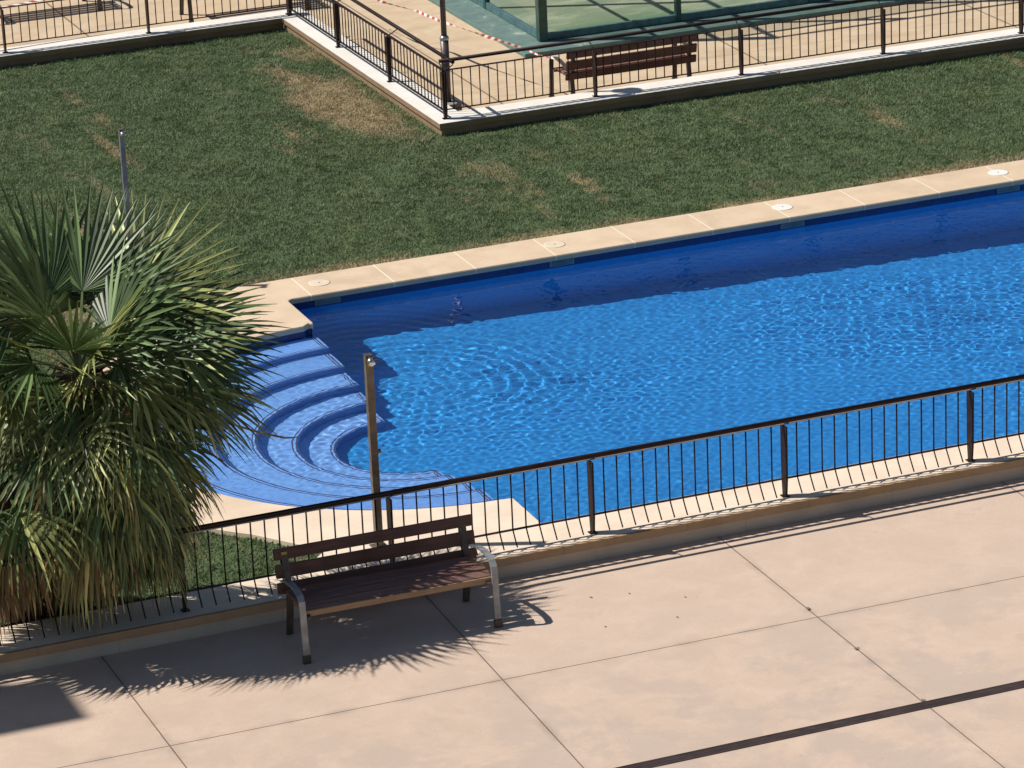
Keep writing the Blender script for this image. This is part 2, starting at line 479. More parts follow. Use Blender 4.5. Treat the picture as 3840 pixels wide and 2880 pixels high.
# top sheet as flat mesh + rim faces
def deck_mesh():
    polys = [[Vector((x, y, 0)) for x, y in deck_out], [Vector((x, y, 0)) for x, y in pool_out]]
    flat = [p for q in polys for p in q]
    tris = tessellate_polygon(polys)
    vs = [(p.x, p.y, DECK) for p in flat]; fs = []
    for t in tris:
        a, b, c = (flat[i] for i in t)
        if (b-a).cross(c-a).z < 0: t = t[::-1]
        fs.append(tuple(t))
    # inner rim (bull nosed) of the coping
    base = len(deck_out); n = len(pool_out)
    mi = [0]*len(fs)
    prof = [(.010, -.004), (.016, -.016), (.014, -.062)]
    c0 = list(range(base, base+n))
    ctr = Vector((4, -1, 0))
    prev = c0
    for k, (off, dz) in enumerate(prof):
        ring = []
        for i in range(n):
            p = flat[base+i]; q = flat[base+(i+1) % n]; r = flat[base+(i-1) % n]
            tg = (q-r).normalized(); nn = Vector((-tg.y, tg.x, 0))
            ring.append(len(vs)); vs.append((p.x+nn.x*off*SGN, p.y+nn.y*off*SGN, DECK+dz))
        for i in range(n):
            fs.append((prev[i], prev[(i+1) % n], ring[(i+1) % n], ring[i])); mi.append(0)
        prev = ring
    ring = []
    for i in range(n):   # underside
        p = flat[base+i]; q = flat[base+(i+1) % n]; r = flat[base+(i-1) % n]
        tg = (q-r).normalized(); nn = Vector((-tg.y, tg.x, 0))
        ring.append(len(vs)); vs.append((p.x-nn.x*.05*SGN, p.y-nn.y*.05*SGN, DECK-.062))
    for i in range(n):
        fs.append((prev[i], prev[(i+1) % n], ring[(i+1) % n], ring[i])); mi.append(0)
    # outer rim down into the soil
    m = len(deck_out); lo = []
    for i in range(m):
        lo.append(len(vs)); vs.append((flat[i].x, flat[i].y, DECK-.08))
    for i in range(m):
        fs.append((i, (i+1) % m, lo[(i+1) % m], lo[i])); mi.append(0)
    return vs, fs
area = sum(pool_out[i][0]*pool_out[(i+1) % len(pool_out)][1]-pool_out[(i+1) % len(pool_out)][0]*pool_out[i][1] for i in range(len(pool_out)))
SGN = 1 if area > 0 else -1
vs, fs = deck_mesh()
me = bpy.data.meshes.new('pool_deck'); me.from_pydata(vs, [], fs)
dk = link_mesh('pool_deck', me, M_COPING); tag(dk, kind='structure')

# ------------------------------------------------------------------ pool basin
pool = empty('swimming_pool', (4, -1, 0))
tag(pool, 'blue tiled pool with curved entry steps and cream stone edge', 'swimming pool')
PI_ = pool.matrix_world.copy()
def in_pool(o):
    o.parent = pool; o.location = (-4, 1, 0); o.cycles.is_caustics_receiver = True; return o
def floor_z(x): return WATER-1.0-max(0, min(1, (x-1.5)/10.5))*.62
bw = MB()
n = len(pool_out)
ring = [[bw.bm.verts.new((x, y, zz)) for x, y in pool_out] for zz in (DECK-.061, WATER-.035)]
bot = [bw.bm.verts.new((x, y, floor_z(x))) for x, y in pool_out]
for i in range(n):
    f = bw.bm.faces.new((ring[0][i], ring[0][(i+1) % n], ring[1][(i+1) % n], ring[1][i])); f.material_index = 1
    bw.bm.faces.new((ring[1][i], ring[1][(i+1) % n], bot[(i+1) % n], bot[i]))
walls = bw.build('wall', [M_TILE, M_NAVY], None); in_pool(walls)
xs = [-2.5, .36, 1.5]+[1.5+10.5*i/6 for i in range(1, 7)]+[PXR]
me = bpy.data.meshes.new('floor')
v = []; f = []
for i, x in enumerate(xs):
    v += [(x, PY0-.05, floor_z(x)), (x, PY1+.05, floor_z(x))]
    if i: f.append((2*i-2, 2*i, 2*i+1, 2*i-1))
me.from_pydata(v, [], f)
in_pool(link_mesh('floor', me, M_TILE))
# five concentric steps, cut straight along the chord
steps = [(AR-.004, 2.40, .035), (2.40, 1.93, .20), (1.93, 1.50, .38), (1.50, 1.11, .57), (1.11, .74, .78)]
for i, (ro, ri, d) in enumerate(steps):
    zt = WATER-d; zb = WATER-1.0
    sb = MB(); N = 72
    A = [math.radians(90+180*k/N) for k in range(N+1)]
    cx, cy = AC
    def rg(r, z, dx=0): return [sb.bm.verts.new((min(cx+r*math.cos(a), cx), cy+r*math.sin(a), z)) for a in A]
    o_ = rg(ro, zt); a1 = rg(ri+.062, zt); a2 = rg(ri+.048, zt); a3 = rg(ri+.026, zt); a4 = rg(ri+.008, zt); a5 = rg(ri, zt-.012); b5 = rg(ri, zb)
    def band(p, q, m):
        for k in range(N):
            sb.bm.faces.new((p[k], p[k+1], q[k+1], q[k])).material_index = m
    band(o_, a1, 0); band(a1, a2, 1); band(a2, a3, 0); band(a3, a4, 1); band(a4, a5, 0); band(a5, b5, 2)
    for e in (0, N):  # straight end faces, with the nosing strip returned along the edge
        lo_o = sb.bm.verts.new((o_[e].co.x, o_[e].co.y, zb))
        sb.bm.faces.new((o_[e], a1[e], a2[e], a3[e], a4[e], a5[e], b5[e], lo_o)).material_index = 2
    for sgn in (1, -1):
        for w0, w1 in ((.026, .042), (.055, .066)):
            y0, y1 = cy+sgn*ri, cy+sgn*ro
            q = [sb.bm.verts.new(p) for p in ((cx-w0, y0, zt+.002), (cx-w0, y1, zt+.002), (cx-w1, y1, zt+.002), (cx-w1, y0, zt+.002))]
            sb.bm.faces.new(q).material_index = 1
    st = sb.build('step', [M_STEP, M_NOSE, M_RISER], None)
    in_pool(st)
# wall inlets under the far coping
for x in (.80, 3.52, 6.32, 9.06):
    b = MB(); w = .145
    b.bx(x-w, x+w, PY1-.022, PY1+.01, WATER+.008, WATER+.068, .004)
    fr_ = b.build('skimmer_mouth', M_INLET); in_pool(fr_)
    b = MB(); b.bx(x-w+.02, x+w-.02, PY1-.026, PY1-.0225, WATER+.017, WATER+.059)
    o = b.build('flap', M_INLETD); o.parent = fr_
# lids on the coping
for i, (x, y) in enumerate(((.838, 2.815), (3.59, 2.816), (6.38, 2.826), (9.127, 2.812))):
    t = empty('skimmer_lid', (x, y, DECK))
    tag(t, ['round white lid in the coping nearest the palm', 'round white lid in the coping, second one from the palm',
            'round white lid in the coping, third one from the palm', 'round white lid in the coping, farthest from the palm'][i], 'lid', 'round lids set in the far coping')
    b = MB(); b.tube([(0, 0, .0005), (0, 0, .004), (0, 0, .005)], [.118, .118, .108], 32); b.build('cover', M_LID if i < 2 else M_WHITE, t)
    b = MB(); b.tube([(0, 0, .005), (0, 0, .0065)], [.010, .009], 12); b.build('finger_hole', M_LEGDARK, t)

# ------------------------------------------------------------------ water surface
def water():
    rs = np.random.default_rng(11)
    h = .0145
    xs = np.arange(-2.56, 12.5, h); ys = np.arange(PY0-.03, PY1+.04, h)
    Xg, Yg = np.meshgrid(xs, ys)
    Z = np.zeros_like(Xg)
    def waves(n, l0, l1, amp, dirmean, spread):
        W = np.zeros_like(Xg)
        for _ in range(n):
            a = dirmean+rs.normal()*spread; L = math.exp(rs.uniform(math.log(l0), math.log(l1))); k = 2*math.pi/L
            W += amp*L*np.sin(k*(Xg*math.cos(a)+Yg*math.sin(a))+rs.uniform(0, 6.28))
        return W/math.sqrt(n)
    fine = waves(60, .07, .19, .0062, .3, 1.6)
    mid = waves(18, .25, .8, .0028, .2, 1.2)
    m = .55+.5*np.sin(.55*Xg+.9*Yg+1.0)*np.sin(.8*Xg-.5*Yg+.4)
    calm = np.exp(-(((Xg-3.4)*.45+(Yg+3.0)*.25)**2*.9+((Yg+2.9)*.9)**2*.55))
    amp = np.clip(m, .42, .78)*(1-.62*calm)
    left = 1/(1+np.exp((Xg-.2)*3))
    amp = amp*(1+.25*left)
    far = np.clip((Yg-1.6)/.8, 0, 1); amp = amp*(1-.35*far)
    # rings spreading over the deep end of the steps
    c = (.62, .75); r = np.hypot(Xg-c[0], Yg-c[1])+1e-3
    ring = .0009*np.sin(2*math.pi*r/.17+.5*np.sin(3*np.arctan2(Yg-c[1], Xg-c[0])))*np.exp(-((r-1.05)/.62)**2)
    ring *= np.clip((Xg+.3)/1.0, 0, 1)
    Z = WATER+amp*(fine+mid)+ring
    idx = np.arange(Xg.size).reshape(Xg.shape)
    cx = (Xg[:-1, :-1]+Xg[1:, 1:])/2; cy = (Yg[:-1, :-1]+Yg[1:, 1:])/2
    inside = ((cx > PX-.012) | (np.hypot(cx-AC[0], cy-AC[1]) < AR+.012)) & (cy > PY0-.012) & (cy < PY1+.012)
    q = np.stack([idx[:-1, :-1], idx[:-1, 1:], idx[1:, 1:], idx[1:, :-1]], -1)[inside]
    used = np.unique(q); remap = -np.ones(Xg.size, int); remap[used] = np.arange(len(used))
    V = np.stack([Xg.ravel(), Yg.ravel(), Z.ravel()], -1)[used]; F = remap[q]
    me = bpy.data.meshes.new('water')
    me.vertices.add(len(V)); me.vertices.foreach_set('co', V.ravel().astype(np.float32))
    me.loops.add(F.size); me.loops.foreach_set('vertex_index', F.ravel().astype(np.int32))
    me.polygons.add(len(F)); me.polygons.foreach_set('loop_start', np.arange(0, F.size, 4, dtype=np.int32))
    me.polygons.foreach_set('loop_total', np.full(len(F), 4, np.int32))
    me.polygons.foreach_set('use_smooth', np.ones(len(F), bool))
    me.update(calc_edges=True); me.validate()
    o = link_mesh('water', me, M_WATER); tag(o, kind='structure')
    o.cycles.is_caustics_caster = True
water()

# ------------------------------------------------------------------ walls
gw = empty('garden_wall', (2, -5.3, 0)); tag(gw, 'low beige wall with ochre stone lip carrying the near railing', 'wall')
b = MB(); b.bx(L0, R0, -5.332, -5.10, -.02, .169); o = b.build('wall_body', M_RENDER, gw); o.location = (-2, 5.3, 0)
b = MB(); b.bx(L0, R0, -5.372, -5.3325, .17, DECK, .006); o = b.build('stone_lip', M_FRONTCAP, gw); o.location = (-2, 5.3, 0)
def far_wall(label, x0, x1, y0, y1, cx0, cx1, cy0, cy1):
    t = empty('court_wall', ((x0+x1)/2, (y0+y1)/2, 0)); tag(t, label, 'wall', 'low walls between lawn and upper terrace')
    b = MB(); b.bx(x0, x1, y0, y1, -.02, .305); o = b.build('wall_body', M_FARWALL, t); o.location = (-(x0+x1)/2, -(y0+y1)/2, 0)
    b = MB(); b.bx(cx0, cx1, cy0, cy1, .306, .368, 0, 1); b.bx(cx0, cx1, cy0, cy1, .3682, .374); o = b.build('wall_cap', [M_WALLCAP, M_FARWALL], t); o.location = (-(x0+x1)/2, -(y0+y1)/2, 0)  # cap sides darker than the top: their shade put into the ochre
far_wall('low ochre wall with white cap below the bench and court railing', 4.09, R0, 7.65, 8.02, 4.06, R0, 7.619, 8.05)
far_wall('low ochre wall with white cap running away beside the bare lawn patch', 4.09, 4.43, 8.022, 13.70, 4.06, 4.46, 8.052, 14.08)
far_wall('low ochre wall with white cap at the far left end of the lawn', L0, 4.088, 13.70, 14.05, L0, 4.058, 13.665, 14.08)

# ------------------------------------------------------------------ railings
def railing(label, origin, direction, nrm, posts, sp, ztop, zbase, zbot, nb, hand_off, hand_up, kink=None, rods_off=0.0, ends=(True, True), bar_mat=None, pw=1.0):
    """posts: list of post indices (along direction * sp); nrm = horizontal normal towards the handrail side"""
    t = empty('railing', (*origin, zbase)); tag(t, label, 'railing', 'brown metal railings around the pool garden')
    d = Vector((*direction, 0)); nn = Vector((*nrm, 0)); H = ztop-zbase; B = zbot-zbase
    up = Vector((0, 0, 1))
    post_me = bal_me = None
    for i in posts:
        p = d*(sp*i)
        if post_me is None:
            b = MB()
            b.bar([p*0+up*.002, up*B, up*(H-.02)], [.07*pw, .105*pw, .118*pw], .017 if pw == 1 else .05, nn)
            b.box((nn*0+up*.004), (.07, .07, .008))
            o = b.build('post', M_IRON, t); post_me = o.data
        else:
            o = bpy.data.objects.new('post', post_me); COL.objects.link(o); o.parent = t
        o.location = p
        b = MB(); s = p+up*(H-.008)
        b.tube([s, s+nn*hand_off*.55+up*hand_up*.35, s+nn*hand_off+up*(hand_up-.02)], .007, 6)
        b.build('handrail_bracket', M_IRON, t)
    a, z = posts[0], posts[-1]
    off = -nn*rods_off
    b = MB(); q0 = d*(sp*a-(.0 if ends[0] else 0))+off+up*H; q1 = d*(sp*z)+off+up*H
    b.bar([q0, q1], .042, .009, nn); b.build('top_bar', bar_mat or M_IRON, t)
    for i0, i1 in zip(posts[:-1], posts[1:]):
        p = d*(sp*i0); w = sp*(i1-i0)
        pb = MB(); pb.bar([p+off+d*.02+up*B, p+off+d*(w-.02)+up*B], .030, .009, nn)
        panel = pb.build('bottom_rail', M_IRON, t)
        for k in range(nb):
            x = w*(k+1)/(nb+1)
            if bal_me is None:
                b = MB()
                pts = [Vector((0, 0, 0))+up*(H-.004), up*(B+.003)]
                b.tube(pts, .0072, 6)
                if kink:
                    b.tube([up*B, up*(B-.05)+nn*kink*.34, up*.038+nn*kink], .0068, 6)
                o = b.build('baluster', M_IRON, panel); bal_me = o.data
            else:
                o = bpy.data.objects.new('baluster', bal_me); COL.objects.link(o); o.parent = panel
            o.location = p+off+d*x
    b = MB()
    h0 = d*(sp*a-(.05 if ends[0] else 0))+nn*hand_off+up*(H+hand_up); h1 = d*(sp*z+(.05 if ends[1] else 0))+nn*hand_off+up*(H+hand_up)
    b.tube([h0, h1], .0235, 12); b.build('handrail', M_IRON, t)
    return t

XP = .655
railing('long brown railing between pool deck and front bench', (XP, -5.185), (1, 0), (0, -1), [-4, -3, -2, -1, 0, 1, 2, 3], 1.9, .953, DECK, .42, 14, .10, .066, kink=.095, bar_mat=M_RAILTOP)
railing('brown railing in front of the bench beside the court', (4.207, 7.80), (1, 0), (0, 1), [0, 1, 2, 3, 4, 5], 1.997, .985, .374, .488, 16, .13, .085, ends=(False, True))
railing('brown railing running away beside the lamp post', (4.207, 7.80), (0, 1), (1, 0), [0, 1, 2, 3], 1.985, .985, .374, .470, 16, .13, .085, ends=(False, False), pw=.42)
railing('brown railing along the far left end of the lawn', (4.207, 13.83), (-1, 0), (0, 1), [0, 1, 2, 3, 4], 1.985, .985, .374, .488, 16, .13, .085, ends=(False, True))

# ------------------------------------------------------------------ benches
def make_bench():
    t = empty('park_bench', (0, 0, 0))
    hw = .86
    rot = lambda a: Matrix.Rotation(a, 3, 'X')
    # local y: 0 front legs .. .63 rear legs
    tilt = math.radians(-11)
    for zc, hgt, yc, m in ((.745, .098, .665, M_WOOD), (.600, .118, .632, M_WOOD), (.455, .098, .605, M_WOOD)):
        b = MB(); b.box((0, yc, zc), (1.80, .034, hgt), rot(tilt), .006); b.build('back_slat', m, t)
    for yc, zc, a in ((.135, .446, 13), (.253, .458, 1), (.371, .452, -4), (.489, .448, 9)):
        b = MB(); b.box((0, yc, zc), (1.70, .094, .030), rot(math.radians(a)), .007); b.build('seat_slat', M_WOODSEAT, t)
    b = MB(); b.box((0, .076, .416), (1.70, .022, .058), rot(math.radians(8)), .006); b.build('seat_edge', M_WOODEDGE, t)
    for s in (-1, 1):
        x = s*hw
        pts = [(x, .58, .535), (x, .46, .578), (x, .32, .602), (x, .19, .606), (x, .09, .585), (x, .045, .54), (x, .035, .46), (x, .022, .25), (x, .0, .0)]
        b = MB(); b.bar(pts, [.045, .05, .055, .055, .055, .055, .055, .056, .058], [.016, .018, .018, .018, .02, .022, .022, .022, .024])
        o = b.build('armrest', M_ALU, t)
        b = MB(); b.bx(x-.034, x+.034, -.018, .022, .0, .075, .004); b.build('foot', M_LEGDARK, o)
        xr = s*(hw-.055)
        b = MB(); b.bar([(xr, .66, .0), (xr, .60, .22), (xr, .575, .40), (xr, .612, .56), (xr, .668, .775)], [.055]*5, [.03, .03, .034, .026, .02])
        b.build('rear_leg', M_LEGDARK, t)
        b = MB(); b.bar([(xr, .03, .39), (xr, .13, .418), (xr, .3, .426), (xr, .565, .42)], .03, .026); b.build('seat_bracket', M_LEGDARK, t)
    return t
bench = make_bench()
bench.location = (-1.523+DX, -6.185+DY, ZP); bench.rotation_euler = (0, 0, math.radians(-1.0))
tag(bench, 'brown slatted bench with grey arms in the palm shade, nearest the camera', 'bench', 'slatted benches')
b = MB(); b.box((-.815, .636, .758), (.05, .004, .024), Matrix.Rotation(math.radians(-11), 3, 'X'))
lbl = b.build('maker_plate', M_YELLOW, None)
for loc, rz, lab in (((7.02, 9.17, 0), math.pi, 'brown slatted bench seen from behind through the court railing'),
                     ((4.14, 15.38, 0), 0, 'brown slatted bench whose legs show beyond the far left railing corner'),
                     ((1.53, 16.90, 0), 0, 'brown slatted bench at the top left whose shadow crosses the terrace')):
    c = copy_tree(bench); c.location = loc; c.rotation_euler = (0, 0, rz); c['label'] = lab
    for ch in c.children:
        if ch.name.startswith('armrest'): ch.material_slots[0].link = 'OBJECT'; ch.material_slots[0].material = M_LEGDARK  # arms darker here than on the front bench
lbl.parent = bench

# ------------------------------------------------------------------ shower posts
def shower(loc, mat, label, rz=0, w=.034):
    t = empty('shower_post', loc, rz); tag(t, label, 'shower', 'pool shower posts')
    b = MB(); b.bx(-w, w, -w, w, 0, 1.80, .006); b.build('column', mat, t)
    b = MB(); b.bx(-.07, .07, -.07, .07, 0, .012, .003); b.build('base_plate', mat, t)
    b = MB(); b.tube([(.0, -.03, 1.79), (.0, -.055, 1.775), (.0, -.085, 1.745)], [.018, .028, .036], 14); b.build('shower_head', M_CHROME, t)
    b = MB(); b.tube([(.03, 0, 1.765), (.10, 0, 1.755)], .008, 8); b.build('lever', mat, t)
    b = MB(); b.tube([(.033, 0, .90), (.065, 0, .90)], [.022, .02], 14); b.build('push_button', M_STEEL, t)
    b = MB(); b.bx(-w-.001, w+.001, -w-.002, w+.002, 1.802, 1.815, .003); b.build('cap', M_LEGDARK, t)
    return t
shower((-1.161, -4.60, DECK), M_STEEL, 'square brown grey shower post on the deck behind the front bench')
shower((-1.01, 3.62, SOIL+.02), M_STEELB, 'square blue grey shower post on the lawn behind the palm', w=.026)

# ------------------------------------------------------------------ lamp post
t = empty('lamp_post', (4.60, 8.78, 0)); tag(t, 'slim brown lamp post with wider sleeve behind the railing corner', 'lamp post')
b = MB(); b.bx(-.14, .14, -.15, .15, 0, .30, .012); b.build('footing', M_FOOT, t)
b = MB(); b.tube([(0, 0, .30), (0, 0, 1.10)], .052, 20); b.build('sleeve', M_GALV, t)
b = MB(); b.tube([(0, 0, 1.10), (0, 0, 1.115), (0, 0, 1.14), (0, 0, 1.15)], [.058, .060, .054, .036], 20); b.build('collar', M_CHROME, t)
b = MB(); b.tube([(0, 0, 1.15), (0, 0, 3.0)], [.036, .030], 16); b.build('pole', M_GALV, t)
b = MB(); b.tube([(0, 0, 3.0), (0, 0, 3.04), (0, 0, 3.24)], [.04, .09, .12], 20); hd = b.build('lantern', M_GALV, t)
b = MB(); b.tube([(0, 0, 3.24), (0, 0, 3.27), (0, 0, 3.33)], [.14, .13, .04], 20); b.build('lantern_cap', M_GALV, hd)

# ------------------------------------------------------------------ court
CX, CY = 7.12, 11.82
cs = MB(); cs.bx(6.65, 30, 11.29, 45, -.02, .055, .01); o = cs.build('court_slab', M_TEAL); tag(o, kind='structure')
cs = sheet('court_turf', [(CX+.08, CY+.08), (29, CY+.08), (29, 44), (CX+.08, 44)], [], .060, M_TURF); tag(cs, kind='structure')
ct = empty('court_enclosure', (CX, CY, .055)); tag(ct, 'glass walled padel court with dark green steel posts', 'sports court')
def cpart(name, b, m): o = b.build(name, m, ct); return o
HG, HT = 2.9, 3.85
b = MB(); b.box((0, 0, HT/2), (.125, .125, HT), None, .008); cpart('corner_post', b, M_GREEN)
post = None
for k in range(1, 9):
    for dx, dy in (((2.0*k, 0), (0, 2.05*k)) if k < 8 else ((2.0*k, 0),)):
        if post is None:
            b = MB(); b.box((0, 0, HT/2), (.075, .085, HT), None, .006); post = cpart('post', b, M_GREEN); o = post
        else:
            o = bpy.data.objects.new('post', post.data); COL.objects.link(o); o.parent = ct
        o.location = (dx, dy, 0)
for z, hh, nm, m in ((.055, .09, 'base_rail', M_TEALRAIL), (HG, .07, 'middle_rail', M_GREEN), (HT, .06, 'top_rail', M_GREEN), (1.95, .05, 'mesh_rail', M_GREEN)):
    if nm == 'mesh_rail':
        b = MB(); b.bx(-.02, .02, .05, 14.3, z-hh/2, z+hh/2); cpart(nm, b, m); continue
    b = MB(); b.bx(.066, 16, -.028, .028, z-hh/2, z+hh/2); cpart(nm, b, m)
    b = MB(); b.bx(-.028, .028, .066, 14.4, z-hh/2, z+hh/2); cpart(nm, b, m)
for k in range(8):
    b = MB(); b.bx(2.0*k+(.066 if k == 0 else .04), 2.0*(k+1)-.04, -.006, .006, .102, HG-.038); cpart('glass_panel', b, M_GLASS)
for k in range(7):
    b = MB(); b.bx(-.006, .006, 2.05*k+(.066 if k == 0 else .045), 2.05*(k+1)-.045, .102, HG-.038); cpart('glass_panel', b, M_GLASS)

# ------------------------------------------------------------------ barrier tape
def tape(label, pts, w=.045, stripe=.075):
    pts = [Vector(p) for p in pts]
    # resample
    L = [0]
    for a, c in zip(pts[:-1], pts[1:]): L.append(L[-1]+(c-a).length)
    n = int(L[-1]/stripe); P = []
    for i in range(n+1):
        s = L[-1]*i/n; k = max(j for j in range(len(L)) if L[j] <= s+1e-9); k = min(k, len(pts)-2)
        f = (s-L[k])/(L[k+1]-L[k]); P.append(pts[k].lerp(pts[k+1], f))
    bm = bmesh.new(); prev = None
    for i, p in enumerate(P):
        tg = (P[min(i+1, n)]-P[max(i-1, 0)]).normalized(); side = tg.cross(Vector((0, 0, 1))).normalized(); u = side.cross(tg)
        a = .5+.9*math.sin(i*.16)+.25*math.sin(i*.7); v = (side*math.cos(a)+u*math.sin(a))*w/2; sk = tg*.03
        sag = Vector((0, 0, -.0))
        nt_ = side*math.sin(a)*.0006-u*math.cos(a)*.0006
        row = [bm.verts.new(p+v+sk+nt_), bm.verts.new(p-v-sk+nt_), bm.verts.new(p-v-sk-nt_), bm.verts.new(p+v+sk-nt_)]
        if prev:
            for q in range(4):
                f = bm.faces.new((prev[q], prev[(q+1) % 4], row[(q+1) % 4], row[q])); f.material_index = i % 2
        prev = row
    me = bpy.data.meshes.new('barrier_tape'); bm.to_mesh(me); bm.free()
    o = link_mesh('barrier_tape', me, [M_RED, M_TWHITE]); tag(o, label, 'tape', 'red and white barrier tapes')
tape('red and white barrier tape tied to the bench and strung past the court', [(5.15, 13.9, .62), (5.26, 12.907, .60), (5.476, 12.232, .60), (5.551, 11.604, .6), (5.699, 10.911, .6), (5.834, 10.302, .6), (5.986, 9.663, .6), (6.02, 9.265, .6), (6.10, 9.03, .605), (6.17, 8.90, .60)])
tape('faded red and white barrier tape above the top left railing', [(-1.6, 14.02, .93), (-.4, 14.10, .90), (.299, 14.177, .9), (1.016, 14.248, .93), (2.0, 14.33, .97)])

# ------------------------------------------------------------------ drain
dr = empty('drain_channel', (1, -9.27+DY, ZP)); tag(dr, 'long narrow dark metal drain grating set in the plaza', 'drain')
b = MB(); b.bx(-20, 30, -.058, .058, .001, .003); b.build('channel_bed', M_SLOT, dr)
b = MB()
for s in (-1, 1): b.bx(-20, 30, s*.056-.006, s*.056+.006, .003, .007)
b.bx(-20, 30, -.006, .006, .003, .0062)
x = -3.5
while x < 6:
    b.bx(x, x+.011, -.05, -.0065, .003, .006); b.bx(x, x+.011, .0065, .05, .003, .006); x += .0215
b.build('grating', M_DRAIN, dr)

# ------------------------------------------------------------------ lawn
lawn_outer = [(L0, 13.70), (L0, -4.75)]+[p for p in deck_left[2:]]+[(-1.85, -4.70), (-1.62, -4.45)]+[p for p in dc if p[1] > -4.2 and p[1] < 2.0]+[(-1.30, 2.45), (-1.36, 3.128), (R0, 3.128), (R0, 7.66), (4.10, 7.66), (4.10, 13.70)]
so = sheet('lawn_soil', lawn_outer, [], SOIL, M_SOIL); tag(so, kind='structure')
def lawn():
    rs = np.random.default_rng(5)
    poly = np.array([(max(-7.5, min(15.5, x)), y) for x, y in lawn_outer])
    dens = 3600
    x0, x1, y0, y1 = -7.2, 14.5, -4.75, 13.70
    n = int((x1-x0)*(y1-y0)*dens)
    P = np.stack([rs.uniform(x0, x1, n), rs.uniform(y0, y1, n)], -1)
    # keep what the picture can plausibly see
    xl = -11.148+(P[:, 1]+34.17)*math.tan(math.radians(11.2)); xr = -11.148+(P[:, 1]+34.17)*math.tan(math.radians(30.5))
    P = P[(P[:, 0] > xl) & (P[:, 0] < xr)]
    ins = np.zeros(len(P), bool); j = len(poly)-1
    for i in range(len(poly)):
        xi, yi = poly[i]; xj, yj = poly[j]
        if yi != yj:
            c = ((yi > P[:, 1]) != (yj > P[:, 1])) & (P[:, 0] < (xj-xi)*(P[:, 1]-yi)/(yj-yi)+xi)
            ins ^= c
        j = i
    P = P[ins]; n = len(P)
    def vn(s, sd):
        r2 = np.random.default_rng(sd); G = r2.uniform(-1, 1, (512, 512))
        u = (P[:, 0]+20)*s; v = (P[:, 1]+20)*s
        iu = np.floor(u).astype(int); iv = np.floor(v).astype(int); fu = u-iu; fv = v-iv
        fu = fu*fu*(3-2*fu); fv = fv*fv*(3-2*fv)
        g = lambda a, b: G[a % 512, b % 512]
        return (g(iu, iv)*(1-fu)+g(iu+1, iv)*fu)*(1-fv)+(g(iu, iv+1)*(1-fu)+g(iu+1, iv+1)*fu)*fv
    cl = .9*vn(6.5, 1)+.6*vn(15, 2)+.3*vn(2.2, 3)
    ht = np.clip(.030+.011*cl+rs.normal(0, .005, n), .010, .06)
    ang = rs.uniform(0, 2*math.pi, n)+1.5*vn(7, 4)
    lean = np.abs(rs.normal(0, .55, n))+.15
    la = 3*vn(9, 6)+rs.normal(0, .9, n)
    w = rs.uniform(.0045, .0095, n)
    dx, dy = np.cos(ang)*w, np.sin(ang)*w
    base = np.stack([P[:, 0], P[:, 1], np.full(n, SOIL-.004)], -1)
    tip = base.copy(); tip[:, 0] += np.cos(la)*lean*ht; tip[:, 1] += np.sin(la)*lean*ht; tip[:, 2] += ht
    a = base.copy(); a[:, 0] -= dx; a[:, 1] -= dy
    b = base.copy(); b[:, 0] += dx; b[:, 1] += dy
    V = np.stack([a, b, tip], 1).reshape(-1, 3)
    F = np.arange(3*n, dtype=np.int32)
    me = bpy.data.meshes.new('lawn_grass')
    me.vertices.add(3*n); me.vertices.foreach_set('co', V.ravel().astype(np.float32))
    me.loops.add(3*n); me.loops.foreach_set('vertex_index', F)
    me.polygons.add(n); me.polygons.foreach_set('loop_start', np.arange(0, 3*n, 3, dtype=np.int32))
    me.polygons.foreach_set('loop_total', np.full(n, 3, np.int32))
    me.update(calc_edges=True)
    o = link_mesh('lawn_grass', me, M_GRASS)
    tag(o, 'short mown grass with straw coloured dry patches', 'grass', kind='stuff')
lawn()

# ------------------------------------------------------------------ palm
palm = empty('fan_palm', (-4.0, -4.55, SOIL)); tag(palm, 'bushy fan palm with green upper fans and a skirt of dry hanging leaves', 'palm tree')
PALM = Vector(palm.location)
HEARTS = [Vector((-3.84, -4.98, 2.46)), Vector((-4.62, -5.0, 1.85))]
def trunk(base, top, r):
    pts = []; rad = []
    for i in range(15):
        f = i/14; p = base.lerp(top, f); pts.append(p+Vector((math.sin(f*5)*.03, math.cos(f*4)*.03, 0)))
        rad.append(r*(1.25-.45*f)+.02*math.sin(i*2.4))
    b = MB(); b.tube(pts, rad, 14)
    for i in range(70):          # old leaf bases
        f = RNG.random(); a = RNG.uniform(0, 6.28); p = base.lerp(top, f); rr = r*(1.2-.4*f)
        d = Vector((math.cos(a), math.sin(a), 0)); q = p+d*rr*.8
        b.bar([q, q+d*.07+Vector((0, 0, .10)), q+d*.09+Vector((0, 0, .2))], [.06, .04, .015], [.02, .015, .006], d.cross(Vector((0, 0, 1))))
    b.build('trunk', M_TRUNK, palm).location = -PALM
trunk(Vector((-4.0, -4.50, SOIL-.05)), HEARTS[0]+Vector((0, 0, -.05)), .17)
trunk(Vector((-4.42, -4.55, SOIL-.05)), HEARTS[1]+Vector((0, 0, -.05)), .15)

